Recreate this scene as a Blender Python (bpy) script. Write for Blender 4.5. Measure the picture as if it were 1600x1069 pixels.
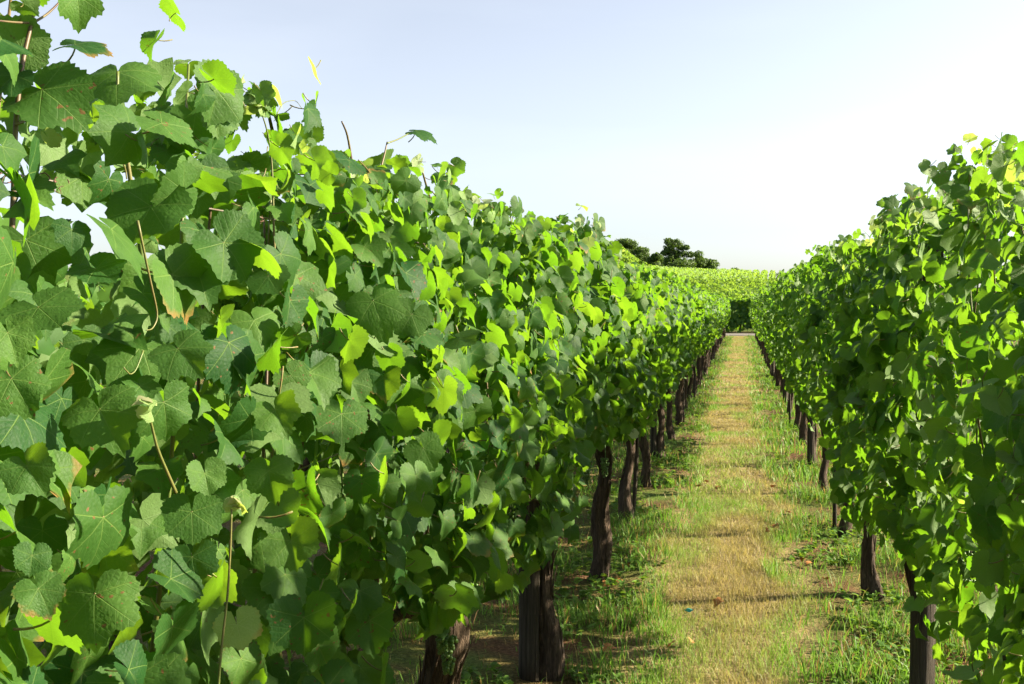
import bpy, math, random
import numpy as np
from mathutils import Vector, Matrix

# ------------------------------------------------------------------ clear
for o in list(bpy.data.objects):
    bpy.data.objects.remove(o)
scene = bpy.context.scene
COL = scene.collection
R = math.radians
random.seed(7)
RNG = np.random.default_rng(7)

# ------------------------------------------------------------------ camera
CAM_H = 1.60
YAW, PITCH = R(12.93), R(-2.14)
cam = bpy.data.cameras.new('camera')
cam.lens = 35.0
cam.sensor_width = 36.0
cam.sensor_fit = 'HORIZONTAL'
cam.clip_start = 0.05
cam.clip_end = 3000
camo = bpy.data.objects.new('camera', cam)
camo.location = (0, 0, CAM_H)
camo.rotation_euler = (math.pi / 2 + PITCH, 0, YAW)
COL.objects.link(camo)
scene.camera = camo

# ------------------------------------------------------------------ light
SUN_AZ, SUN_EL = R(72), R(25.5)          # azimuth to the right of the rows' direction (+Y)
SUN_DIR = Vector((math.sin(SUN_AZ) * math.cos(SUN_EL), math.cos(SUN_AZ) * math.cos(SUN_EL), math.sin(SUN_EL)))
world = bpy.data.worlds.new('World')
scene.world = world
world.use_nodes = True
wn, wl = world.node_tree.nodes, world.node_tree.links
wn.clear()
w_out = wn.new('ShaderNodeOutputWorld')
w_bg = wn.new('ShaderNodeBackground')
w_sky = wn.new('ShaderNodeTexSky')
w_sky.sky_type = 'NISHITA'
w_sky.sun_disc = False
w_sky.sun_elevation = SUN_EL
w_sky.sun_rotation = SUN_AZ
w_sky.air_density = 1.0
w_sky.dust_density = 1.3
w_sky.ozone_density = 3.0
w_bg.inputs['Strength'].default_value = 0.05
# thin high cloud veil
w_tc = wn.new('ShaderNodeTexCoord')
w_map = wn.new('ShaderNodeMapping')
w_map.inputs['Scale'].default_value = (1.2, 3.0, 7.0)
w_no = wn.new('ShaderNodeTexNoise')
w_no.inputs['Scale'].default_value = 1.3
w_no.inputs['Detail'].default_value = 6
w_rp = wn.new('ShaderNodeValToRGB')
w_rp.color_ramp.elements[0].position = 0.50
w_rp.color_ramp.elements[1].position = 0.85
w_rp.color_ramp.elements[1].color = (0.08, 0.08, 0.08, 1)
w_mx = wn.new('ShaderNodeMix')
w_mx.data_type = 'RGBA'
w_mx.inputs[7].default_value = (9.0, 9.2, 9.6, 1)
wl.new(w_tc.outputs['Generated'], w_map.inputs['Vector'])
wl.new(w_map.outputs['Vector'], w_no.inputs['Vector'])
wl.new(w_no.outputs['Fac'], w_rp.inputs['Fac'])
wl.new(w_rp.outputs['Color'], w_mx.inputs[0])
w_hs = wn.new('ShaderNodeHueSaturation')      # summer haze washes the blue out
w_hs.inputs['Saturation'].default_value = 0.46
w_hs.inputs['Hue'].default_value = 0.504
w_hs.inputs['Value'].default_value = 1.10
wl.new(w_sky.outputs['Color'], w_hs.inputs['Color'])
wl.new(w_hs.outputs['Color'], w_mx.inputs[6])
wl.new(w_mx.outputs[2], w_bg.inputs['Color'])
wl.new(w_bg.outputs['Background'], w_out.inputs['Surface'])

sun = bpy.data.lights.new('sun', 'SUN')
sun.energy = 5.0
sun.angle = R(0.8)
sun.color = (1.0, 0.88, 0.64)
suno = bpy.data.objects.new('sun', sun)
suno.rotation_euler = SUN_DIR.to_track_quat('Z', 'Y').to_euler()
COL.objects.link(suno)

scene.view_settings.view_transform = 'Standard'
scene.view_settings.look = 'None'
scene.view_settings.gamma = 1
scene.view_settings.exposure = 2.18
scene.view_settings.use_curve_mapping = False
scene.render.engine = 'CYCLES'
scene.cycles.max_bounces = 5
scene.cycles.diffuse_bounces = 2
scene.cycles.glossy_bounces = 2
scene.cycles.transmission_bounces = 2
scene.cycles.caustics_reflective = False
scene.cycles.caustics_refractive = False
scene.cycles.use_denoising = True
scene.cycles.use_adaptive_sampling = True
scene.cycles.adaptive_threshold = 0.03

# ------------------------------------------------------------------ camera maths (pixel of the 1600 x 1069 photo -> point in the place)
F_PX = 1600 * 35 / 36
CAM_ROT = camo.rotation_euler.to_matrix()
CAM_LOC = Vector((0, 0, CAM_H))


def ray(px, py):
    return (CAM_ROT @ Vector(((px - 800) / F_PX, -(py - 534.5) / F_PX, -1)))


def on_x(px, py, x):
    d = ray(px, py)
    return CAM_LOC + d * (x / d.x)


def at(px, py, depth):
    return CAM_LOC + ray(px, py) * depth


CAM_NP = np.array(CAM_ROT)


def project(P):
    """world points (n,3) -> px, py, depth"""
    q = (np.asarray(P) - np.array([0, 0, CAM_H])) @ CAM_NP
    d = np.maximum(-q[:, 2], 1e-3)
    return 800 + F_PX * q[:, 0] / d, 534.5 - F_PX * q[:, 1] / d, -q[:, 2]


# ------------------------------------------------------------------ mesh helpers
def np_mesh(name, V, T, mats, uv=None, tint=None, col=None, matidx=None, smooth=True):
    """triangles only; uv and tint and col per vertex"""
    V = np.asarray(V, np.float32)
    T = np.asarray(T, np.int32)
    me = bpy.data.meshes.new(name)
    me.vertices.add(len(V))
    me.vertices.foreach_set('co', V.ravel())
    me.loops.add(T.size)
    me.loops.foreach_set('vertex_index', T.ravel())
    me.polygons.add(len(T))
    me.polygons.foreach_set('loop_start', np.arange(0, T.size, 3, dtype=np.int32))
    me.polygons.foreach_set('loop_total', np.full(len(T), 3, np.int32))
    if matidx is not None:
        me.polygons.foreach_set('material_index', np.asarray(matidx, np.int32))
    me.update(calc_edges=True)
    if uv is not None:
        lay = me.uv_layers.new(name='UVMap')
        lay.data.foreach_set('uv', np.asarray(uv, np.float32)[T.ravel()].ravel())
    if tint is not None:
        a = me.attributes.new('tint', 'FLOAT', 'POINT')
        a.data.foreach_set('value', np.asarray(tint, np.float32))
    if col is not None:
        a = me.attributes.new('col', 'FLOAT_COLOR', 'POINT')
        c4 = np.ones((len(V), 4), np.float32)
        c4[:, :3] = col
        a.data.foreach_set('color', c4.ravel())
    if smooth:
        me.polygons.foreach_set('use_smooth', np.ones(len(T), bool))
    for m in mats:
        me.materials.append(m)
    me.validate()
    me.update()
    return me


def link(name, data, parent=None, loc=None, mat=None):
    o = bpy.data.objects.new(name, data)
    COL.objects.link(o)
    if parent is not None:
        o.parent = parent
    if loc is not None:
        o.location = loc
    if mat is not None:
        o.matrix_basis = mat
    return o


def tag(o, label=None, cat=None, group=None, kind=None):
    if label:
        o['label'] = label
    if cat:
        o['category'] = cat
    if group:
        o['group'] = group
    if kind:
        o['kind'] = kind
    return o


def empty(name, loc):
    o = link(name, None, loc=loc)
    o.empty_display_size = 0.1
    return o


def tube(P, rad, sides=6, cap=True, rough=None):
    """tube along points P (n,3) with radii; returns V,T. rough(i, ang)->radius factor"""
    P = np.asarray(P, float)
    n = len(P)
    rad = np.broadcast_to(np.asarray(rad, float), (n,))
    tan = np.gradient(P, axis=0)
    tan /= np.linalg.norm(tan, axis=1)[:, None] + 1e-9
    ref = np.array([1.0, 0, 0]) if abs(tan[0][0]) < 0.8 else np.array([0, 1.0, 0])
    V = []
    u = ref - tan[0] * ref.dot(tan[0])
    for i in range(n):
        u = u - tan[i] * u.dot(tan[i])
        u /= np.linalg.norm(u) + 1e-9
        w = np.cross(tan[i], u)
        for s in range(sides):
            a = 2 * math.pi * s / sides
            f = rough(i, s) if rough is not None else 1.0
            V.append(P[i] + rad[i] * f * (math.cos(a) * u + math.sin(a) * w))
    T = []
    for i in range(n - 1):
        for s in range(sides):
            a, b = i * sides + s, i * sides + (s + 1) % sides
            T += [(a, b, b + sides), (a, b + sides, a + sides)]
    if cap:
        V += [P[0], P[-1]]
        c0, c1 = len(V) - 2, len(V) - 1
        for s in range(sides):
            T.append((c0, (s + 1) % sides, s))
            T.append((c1, (n - 1) * sides + s, (n - 1) * sides + (s + 1) % sides))
    return np.array(V), np.array(T, int)


def join(parts):
    Vs, Ts, off = [], [], 0
    for V, T in parts:
        Vs.append(V)
        Ts.append(T + off)
        off += len(V)
    return np.concatenate(Vs), np.concatenate(Ts)


def vnoise(x, y, seed=0):
    """smooth value noise, vectorised"""
    x = np.asarray(x, float)
    y = np.asarray(y, float)
    xi, yi = np.floor(x).astype(int), np.floor(y).astype(int)
    fx, fy = x - xi, y - yi
    fx, fy = fx * fx * (3 - 2 * fx), fy * fy * (3 - 2 * fy)

    def h(a, b):
        n = (a * 374761393 + b * 668265263 + seed * 974634777) & 0x7fffffff
        n = ((n ^ (n >> 13)) * 1274126177) & 0x7fffffff
        n = n ^ (n >> 16)
        return (n % 10007) / 10007.0
    return (h(xi, yi) * (1 - fx) + h(xi + 1, yi) * fx) * (1 - fy) + (h(xi, yi + 1) * (1 - fx) + h(xi + 1, yi + 1) * fx) * fy


# ------------------------------------------------------------------ materials
def new_mat(name):
    m = bpy.data.materials.new(name)
    m.use_nodes = True
    nt = m.node_tree
    nt.nodes.clear()
    return m, nt.nodes, nt.links


class NB:
    """little node builder"""
    def __init__(s, name):
        s.m, s.n, s.l = new_mat(name)

    def node(s, t, **kw):
        n = s.n.new(t)
        for k, v in kw.items():
            setattr(n, k, v)
        return n

    def put(s, sock, v):
        if isinstance(v, bpy.types.NodeSocket):
            s.l.new(v, sock)
        else:
            sock.default_value = v

    def math(s, op, a, b=0.0, c=0.0, clamp=False):
        n = s.node('ShaderNodeMath', operation=op, use_clamp=clamp)
        s.put(n.inputs[0], a)
        s.put(n.inputs[1], b)
        s.put(n.inputs[2], c)
        return n.outputs[0]

    def mix(s, f, a, b):
        n = s.node('ShaderNodeMix', data_type='RGBA')
        s.put(n.inputs[0], f)
        s.put(n.inputs[6], a)
        s.put(n.inputs[7], b)
        return n.outputs[2]

    def mixf(s, f, a, b):
        n = s.node('ShaderNodeMix', data_type='FLOAT')
        s.put(n.inputs[0], f)
        s.put(n.inputs[2], a)
        s.put(n.inputs[3], b)
        return n.outputs[0]

    def ramp(s, f, stops):
        n = s.node('ShaderNodeValToRGB')
        el = n.color_ramp.elements
        while len(el) < len(stops):
            el.new(0.5)
        for e, (p, c) in zip(el, stops):
            e.position = p
            e.color = c if len(c) == 4 else (*c, 1)
        s.put(n.inputs['Fac'], f)
        return n.outputs['Color']

    def noise(s, vec, scale, detail=3, rough=0.55, dist=0.0):
        n = s.node('ShaderNodeTexNoise')
        if vec is not None:
            s.l.new(vec, n.inputs['Vector'])
        n.inputs['Scale'].default_value = scale
        n.inputs['Detail'].default_value = detail
        n.inputs['Roughness'].default_value = rough
        n.inputs['Distortion'].default_value = dist
        return n.outputs['Fac']

    def mapping(s, vec, scale=(1, 1, 1), loc=(0, 0, 0)):
        n = s.node('ShaderNodeMapping')
        s.l.new(vec, n.inputs['Vector'])
        n.inputs['Scale'].default_value = scale
        n.inputs['Location'].default_value = loc
        return n.outputs['Vector']

    def bump(s, h, strength, dist):
        n = s.node('ShaderNodeBump')
        s.put(n.inputs['Height'], h)
        n.inputs['Strength'].default_value = strength
        n.inputs['Distance'].default_value = dist
        return n.outputs['Normal']

    def principled(s, col, rough=0.6, spec=0.5, normal=None):
        n = s.node('ShaderNodeBsdfPrincipled')
        s.put(n.inputs['Base Color'], col)
        s.put(n.inputs['Roughness'], rough)
        s.put(n.inputs['Specular IOR Level'], spec)
        if normal is not None:
            s.l.new(normal, n.inputs['Normal'])
        return n.outputs[0]

    def out(s, sh):
        o = s.node('ShaderNodeOutputMaterial')
        s.l.new(sh, o.inputs['Surface'])
        return s.m


def leaf_material(name, detail, top_a, top_b, back, thru_a, thru_b, trans=0.38, vein=(0.17, 0.26, 0.06), rough=0.58, spec=0.20):
    b = NB(name)
    at_ = b.node('ShaderNodeAttribute', attribute_name='tint')
    oi = b.node('ShaderNodeObjectInfo')
    rnd = b.math('FRACT', b.math('ADD', at_.outputs['Fac'], oi.outputs['Random']))
    rnd2 = b.math('FRACT', b.math('MULTIPLY', rnd, 17.31))
    geo = b.node('ShaderNodeNewGeometry')
    top = b.mix(rnd, (*top_a, 1), (*top_b, 1))
    thru = b.mix(rnd2, (*thru_a, 1), (*thru_b, 1))
    normal = None
    rgh = rough
    if detail:
        uv = b.node('ShaderNodeUVMap', uv_map='UVMap')
        sep = b.node('ShaderNodeSeparateXYZ')
        b.l.new(uv.outputs['UV'], sep.inputs[0])
        u, v = sep.outputs[0], sep.outputs[1]
        r = b.math('SQRT', b.math('ADD', b.math('MULTIPLY', u, u), b.math('MULTIPLY', v, v)))
        ang = b.math('ABSOLUTE', b.math('ARCTAN2', u, v))
        g1 = b.math('GREATER_THAN', ang, R(24))
        g2 = b.math('GREATER_THAN', ang, R(77))
        near = b.math('ADD', b.math('MULTIPLY', g1, R(49)), b.math('MULTIPLY', g2, R(57)))
        dl = b.math('ABSOLUTE', b.math('SUBTRACT', ang, near))
        d = b.math('MULTIPLY', r, b.math('SINE', dl))
        al = b.math('MULTIPLY', r, b.math('COSINE', dl))
        wid = b.math('MULTIPLY_ADD', al, -0.012, 0.020)
        main = b.math('SUBTRACT', 1.0, b.math('DIVIDE', d, wid), clamp=True)
        fr = b.math('FRACT', b.math('MULTIPLY', b.math('SUBTRACT', al, b.math('MULTIPLY', d, 0.85)), 6.5))
        sec = b.math('SUBTRACT', 1.0, b.math('DIVIDE', b.math('ABSOLUTE', b.math('SUBTRACT', fr, 0.5)), 0.07), clamp=True)
        comb = b.node('ShaderNodeCombineXYZ')
        b.l.new(u, comb.inputs[0])
        b.l.new(v, comb.inputs[1])
        b.l.new(b.math('MULTIPLY', rnd, 37.0), comb.inputs[2])
        vor = b.node('ShaderNodeTexVoronoi', feature='DISTANCE_TO_EDGE')
        b.l.new(comb.outputs[0], vor.inputs['Vector'])
        vor.inputs['Scale'].default_value = 9.0
        ret = b.math('MULTIPLY', vor.outputs['Distance'], 2.2, clamp=True)
        nz = b.noise(comb.outputs[0], 3.0, 2, 0.6)
        nf = b.noise(comb.outputs[0], 60.0, 2, 0.6)
        h = b.math('ADD', b.math('MULTIPLY', ret, 0.28), b.math('MULTIPLY', nz, 1.0))
        h = b.math('SUBTRACT', h, b.math('ADD', b.math('MULTIPLY', main, 0.7), b.math('MULTIPLY', sec, 0.35)))
        h = b.math('MULTIPLY_ADD', nf, 0.05, h)
        normal = b.bump(h, 0.30, 0.004)
        vm = b.math('MAXIMUM', b.math('MULTIPLY', main, 0.6), b.math('MULTIPLY', sec, 0.15))
        blot = b.math('MULTIPLY', b.math('SUBTRACT', nz, 0.35), 1.3, clamp=True)
        dark = b.mix(0.45, top, (top_a[0] * 0.6, top_a[1] * 0.7, top_a[2] * 0.8, 1))
        top = b.mix(blot, dark, top)
        # pale dusty bloom and tiny spray specks on some leaves
        speck = b.math('MULTIPLY', b.math('GREATER_THAN', nf, 0.66), b.math('MULTIPLY', b.math('GREATER_THAN', rnd2, 0.55), 0.20))
        top = b.mix(speck, top, (0.30, 0.36, 0.28, 1))
        top = b.mix(vm, top, (*vein, 1))
        thru = b.mix(b.math('MULTIPLY', vm, 0.55), thru, (thru_a[0] * 0.45, thru_a[1] * 0.5, thru_a[2] * 0.5, 1))
        thru = b.mix(b.math('MULTIPLY', b.math('SUBTRACT', 1.0, ret), 0.25), thru, (thru_a[0] * 0.5, thru_a[1] * 0.6, 0.01, 1))
        rgh = b.math('MULTIPLY_ADD', nz, 0.25, rough - 0.1)
        # a few leaves turn yellow or brown at the edge
        edge = b.math('MULTIPLY', b.math('MULTIPLY', b.math('SUBTRACT', b.math('MULTIPLY_ADD', nz, 0.6, r), 1.05), 4.0, clamp=True),
                      b.math('GREATER_THAN', rnd2, 0.90))
        top = b.mix(edge, top, (0.22, 0.12, 0.04, 1))
        n5 = b.noise(comb.outputs[0], 7.0, 1, 0.5)
        spot = b.math('MULTIPLY', b.math('GREATER_THAN', n5, 0.70), b.math('LESS_THAN', rnd2, 0.22))
        top = b.mix(b.math('MULTIPLY', spot, 0.8), top, (0.15, 0.075, 0.03, 1))
        thru = b.mix(b.math('MULTIPLY', spot, 0.8), thru, (0.12, 0.05, 0.01, 1))
    col = b.mix(geo.outputs['Backfacing'], top, (*back, 1))
    pr = b.principled(col, rgh, spec, normal)
    tr = b.node('ShaderNodeBsdfTranslucent')
    b.l.new(thru, tr.inputs['Color'])
    ms = b.node('ShaderNodeMixShader')
    ms.inputs[0].default_value = trans
    b.l.new(pr, ms.inputs[1])
    b.l.new(tr.outputs[0], ms.inputs[2])
    return b.out(ms.outputs[0])


LEAF_ARGS = dict(top_a=(0.011, 0.054, 0.010), top_b=(0.082, 0.170, 0.026), back=(0.10, 0.17, 0.055), thru_a=(0.15, 0.36, 0.010), thru_b=(0.27, 0.47, 0.018))
M_LEAF = leaf_material('vine_leaf', True, **LEAF_ARGS)
M_LEAF_FAR = leaf_material('vine_leaf_far', False, **LEAF_ARGS)
M_YOUNG = leaf_material('young_leaf', True, (0.13, 0.25, 0.06), (0.26, 0.34, 0.14), (0.3, 0.36, 0.22), (0.42, 0.62, 0.06), (0.5, 0.62, 0.12), vein=(0.35, 0.4, 0.2))
M_WEED = leaf_material('weed_leaf', False, (0.055, 0.13, 0.022), (0.11, 0.20, 0.035), (0.12, 0.2, 0.06), (0.2, 0.36, 0.02), (0.3, 0.42, 0.03), trans=0.35)
M_BUD = leaf_material('bud_leaf', False, (0.22, 0.32, 0.10), (0.34, 0.40, 0.18), (0.38, 0.42, 0.24), (0.5, 0.55, 0.2), (0.5, 0.5, 0.3), trans=0.3)
M_TREE = leaf_material('tree_leaf', False, (0.042, 0.080, 0.020), (0.075, 0.120, 0.030), (0.07, 0.11, 0.05), (0.12, 0.22, 0.015), (0.16, 0.26, 0.02), trans=0.25)
M_HILL = leaf_material('hill_vine_leaf', False, (0.085, 0.17, 0.030), (0.13, 0.22, 0.045), (0.15, 0.23, 0.06), (0.24, 0.42, 0.03), (0.32, 0.46, 0.04), trans=0.40)


def bark_material():
    b = NB('vine_bark')
    tc = b.node('ShaderNodeTexCoord')
    oi = b.node('ShaderNodeObjectInfo')
    ad = b.node('ShaderNodeVectorMath', operation='ADD')
    b.l.new(tc.outputs['Object'], ad.inputs[0])
    cb = b.node('ShaderNodeCombineXYZ')
    b.l.new(b.math('MULTIPLY', oi.outputs['Random'], 20.0), cb.inputs[0])
    b.l.new(cb.outputs[0], ad.inputs[1])
    st = b.mapping(ad.outputs[0], (70, 70, 7))
    n1 = b.noise(st, 1.0, 5, 0.65, 0.6)
    n2 = b.noise(ad.outputs[0], 14, 3)
    n3 = b.noise(b.mapping(ad.outputs[0], (220, 220, 16)), 1.0, 3, 0.6, 0.3)
    h = b.math('ADD', b.math('MULTIPLY', n1, 1.0), b.math('MULTIPLY', n3, 0.4))
    c = b.ramp(h, [(0.42, (0.012, 0.008, 0.006)), (0.68, (0.045, 0.030, 0.021)), (0.86, (0.11, 0.075, 0.052)), (1.0, (0.22, 0.165, 0.12))])
    c = b.mix(b.math('MULTIPLY', n2, 0.5), c, (0.055, 0.045, 0.035, 1))
    return b.out(b.principled(c, 0.9, 0.15, b.bump(h, 1.0, 0.02)))


def wood_material():
    b = NB('weathered_wood')
    tc = b.node('ShaderNodeTexCoord')
    st = b.mapping(tc.outputs['Object'], (60, 60, 2.2))
    n1 = b.noise(st, 1.0, 5, 0.7, 0.4)
    n2 = b.noise(tc.outputs['Object'], 6, 3)
    c = b.ramp(n1, [(0.36, (0.010, 0.008, 0.007)), (0.52, (0.045, 0.036, 0.029)), (0.75, (0.11, 0.092, 0.075))])
    c = b.mix(b.math('MULTIPLY', n2, 0.4), c, (0.06, 0.055, 0.035, 1))
    return b.out(b.principled(c, 0.9, 0.15, b.bump(n1, 1.0, 0.03)))


def stem_material(name, ca, cb_):
    b = NB(name)
    tc = b.node('ShaderNodeTexCoord')
    n1 = b.noise(b.mapping(tc.outputs['Object'], (30, 30, 6)), 1.0, 3)
    c = b.ramp(n1, [(0.35, ca), (0.65, cb_)])
    return b.out(b.principled(c, 0.5, 0.4, b.bump(n1, 0.2, 0.002)))


M_BARK = bark_material()
M_WOOD = wood_material()
M_STEM = stem_material('green_shoot', (0.075, 0.12, 0.022), (0.12, 0.10, 0.03))
M_CANE = stem_material('brown_cane', (0.06, 0.030, 0.016), (0.11, 0.085, 0.028))
M_PETIOLE = stem_material('petiole_skin', (0.10, 0.14, 0.03), (0.15, 0.075, 0.035))
M_TENDRIL = stem_material('dried_tendril_skin', (0.07, 0.028, 0.020), (0.16, 0.07, 0.045))
M_BERRY = stem_material('green_berry', (0.05, 0.11, 0.018), (0.08, 0.15, 0.03))


def wire_material():
    b = NB('galvanised_wire')
    tc = b.node('ShaderNodeTexCoord')
    n = b.noise(tc.outputs['Object'], 12, 3)
    c = b.ramp(n, [(0.4, (0.20, 0.19, 0.18)), (0.7, (0.12, 0.07, 0.045))])
    p = b.node('ShaderNodeBsdfPrincipled')
    b.l.new(c, p.inputs['Base Color'])
    p.inputs['Metallic'].default_value = 0.7
    p.inputs['Roughness'].default_value = 0.55
    return b.out(p.outputs[0])


M_WIRE = wire_material()


def grass_material():
    b = NB('grass_blade')
    a = b.node('ShaderNodeAttribute', attribute_name='col')
    pr = b.principled(a.outputs['Color'], 0.55, 0.35)
    tr = b.node('ShaderNodeBsdfTranslucent')
    br = b.node('ShaderNodeVectorMath', operation='MULTIPLY')
    b.l.new(a.outputs['Color'], br.inputs[0])
    br.inputs[1].default_value = (1.35, 1.4, 0.9)
    b.l.new(br.outputs[0], tr.inputs['Color'])
    ms = b.node('ShaderNodeMixShader')
    ms.inputs[0].default_value = 0.40
    b.l.new(pr, ms.inputs[1])
    b.l.new(tr.outputs[0], ms.inputs[2])
    return b.out(ms.outputs[0])


M_GRASS = grass_material()


def ground_material():
    b = NB('vineyard_soil')
    tc = b.node('ShaderNodeTexCoord')
    P = tc.outputs['Object']
    sep = b.node('ShaderNodeSeparateXYZ')
    b.l.new(P, sep.inputs[0])
    nb = b.noise(P, 1.6, 4, 0.6)
    nm = b.noise(P, 7.0, 4, 0.65)
    nf = b.noise(P, 60.0, 3, 0.7)
    soil = b.ramp(nf, [(0.30, (0.045, 0.022, 0.012)), (0.55, (0.12, 0.062, 0.032)), (0.75, (0.21, 0.125, 0.065))])
    straw = b.ramp(nf, [(0.30, (0.12, 0.09, 0.042)), (0.6, (0.26, 0.20, 0.095)), (0.8, (0.36, 0.29, 0.15))])
    green = b.ramp(nf, [(0.30, (0.04, 0.065, 0.014)), (0.7, (0.12, 0.17, 0.032))])
    # mown strip between the rows, its edges broken up by noise
    xo = b.math('ADD', b.math('ABSOLUTE', b.math('ADD', sep.outputs[0], 0.07)), b.math('MULTIPLY', b.math('SUBTRACT', nm, 0.5), 0.35))
    strip = b.math('SUBTRACT', 1.0, b.math('MULTIPLY', b.math('SUBTRACT', xo, 0.36), 6.0, clamp=True))
    side = b.mix(b.math('MULTIPLY', b.math('SUBTRACT', nb, 0.38), 4.0, clamp=True), soil, green)
    c = b.mix(strip, side, straw)
    far = b.math('MULTIPLY', b.math('SUBTRACT', sep.outputs[1], 58.0), 0.5, clamp=True)
    c = b.mix(far, c, green)
    h = b.math('ADD', nf, b.math('MULTIPLY', nm, 1.2))
    return b.out(b.principled(c, 0.95, 0.1, b.bump(h, 0.8, 0.03)))


def road_material():
    b = NB('road_surface')
    tc = b.node('ShaderNodeTexCoord')
    n = b.noise(tc.outputs['Object'], 3, 4)
    n2 = b.noise(tc.outputs['Object'], 80, 2)
    c = b.ramp(n, [(0.3, (0.11, 0.10, 0.092)), (0.7, (0.17, 0.155, 0.14))])
    return b.out(b.principled(c, 0.9, 0.2, b.bump(n2, 0.4, 0.01)))


def plain_material(name, a, c):
    b = NB(name)
    tc = b.node('ShaderNodeTexCoord')
    n = b.noise(tc.outputs['Object'], 40, 3)
    return b.out(b.principled(b.ramp(n, [(0.35, a), (0.65, c)]), 0.8, 0.2, b.bump(n, 0.4, 0.004)))


M_GROUND = ground_material()
M_ROAD = road_material()
M_DRY = plain_material('dry_leaf', (0.20, 0.075, 0.022), (0.42, 0.19, 0.06))
M_TEAL = plain_material('teal_plastic', (0.05, 0.28, 0.24), (0.08, 0.36, 0.30))
M_TREEBARK = plain_material('tree_bark', (0.05, 0.04, 0.03), (0.11, 0.09, 0.07))


# ------------------------------------------------------------------ terrain
ROAD_Y0, ROAD_Y1 = 52.5, 56.5


def sstep(t):
    t = np.clip(t, 0, 1)
    return t * t * (3 - 2 * t)


def height(x, y):
    x = np.asarray(x, float)
    y = np.asarray(y, float)
    # slope beyond the road, its crest falling away gently to the right
    t = sstep((y - 57) / 110.0)
    crest = 5.3 - 0.045 * np.clip(x, -60, 60)
    h = crest * (0.55 * t + 0.45 * np.clip((y - 57) / 110.0, 0, 1))
    # hill with its own vineyard behind, to the left of the trees
    h = h + 7.6 * np.exp(-((x + 30) / 12.0) ** 2 - ((y - 228) / 45.0) ** 2)
    h = h - 0.03 * np.clip(y - 260, 0, 600)
    near = np.clip((3.2 - np.abs(x)) / 0.8, 0, 1) * np.clip((51.5 - y) / 2, 0, 1)
    h = h + near * (0.030 * (vnoise(x * 2.2 + 31, y * 1.9, 51) - 0.6) + 0.022 * (vnoise(x * 6.0, y * 5.0, 52) - 0.5))
    return h


ys = np.concatenate([np.linspace(-40, 1.8, 12), np.linspace(2, 18, 140), np.linspace(18.3, 52, 110), np.linspace(54, 300, 90), np.linspace(310, 1800, 25)])
xs = np.concatenate([np.linspace(-900, -110, 14), np.linspace(-100, -3.2, 45), np.linspace(-3, 3, 76), np.linspace(3.2, 80, 38), np.linspace(90, 900, 14)])
gx, gy = np.meshgrid(xs, ys)
gz = height(gx, gy)
V = np.stack([gx.ravel(), gy.ravel(), gz.ravel()], 1)
nx, ny = len(xs), len(ys)
ii, jj = np.meshgrid(np.arange(nx - 1), np.arange(ny - 1))
a = (jj * nx + ii).ravel()
T = np.concatenate([np.stack([a, a + 1, a + nx + 1], 1), np.stack([a, a + nx + 1, a + nx], 1)])
g = link('ground', np_mesh('ground', V, T, [M_GROUND]))
tag(g, kind='structure')

# road at the end of the rows
n = 121
rx = np.linspace(-150, 150, n)
ry0 = ROAD_Y0 + 0.12 * np.sin(rx * 0.7) + 0.0
ry1 = ROAD_Y1 + 0.12 * np.sin(rx * 0.6 + 1)
V = np.concatenate([np.stack([rx, ry0, np.full(n, 0.02)], 1), np.stack([rx, (ry0 + ry1) / 2, np.full(n, 0.05)], 1), np.stack([rx, ry1, np.full(n, 0.02)], 1)])
i = np.arange(n - 1)
T = np.concatenate([np.concatenate([np.stack([i + k * n, i + k * n + 1, i + (k + 1) * n + 1], 1), np.stack([i + k * n, i + (k + 1) * n + 1, i + (k + 1) * n], 1)]) for k in (0, 1)])
tag(link('road', np_mesh('road', V, T, [M_ROAD])), kind='structure')


# ------------------------------------------------------------------ leaf templates
LEAF_KEYS = np.array([[0, 1.0], [12, 0.93], [25, 0.80], [36, 0.88], [50, 0.95], [64, 0.86], [78, 0.74], [92, 0.80], [106, 0.83], [125, 0.74], [145, 0.66], [160, 0.56], [170, 0.40]])


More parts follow.
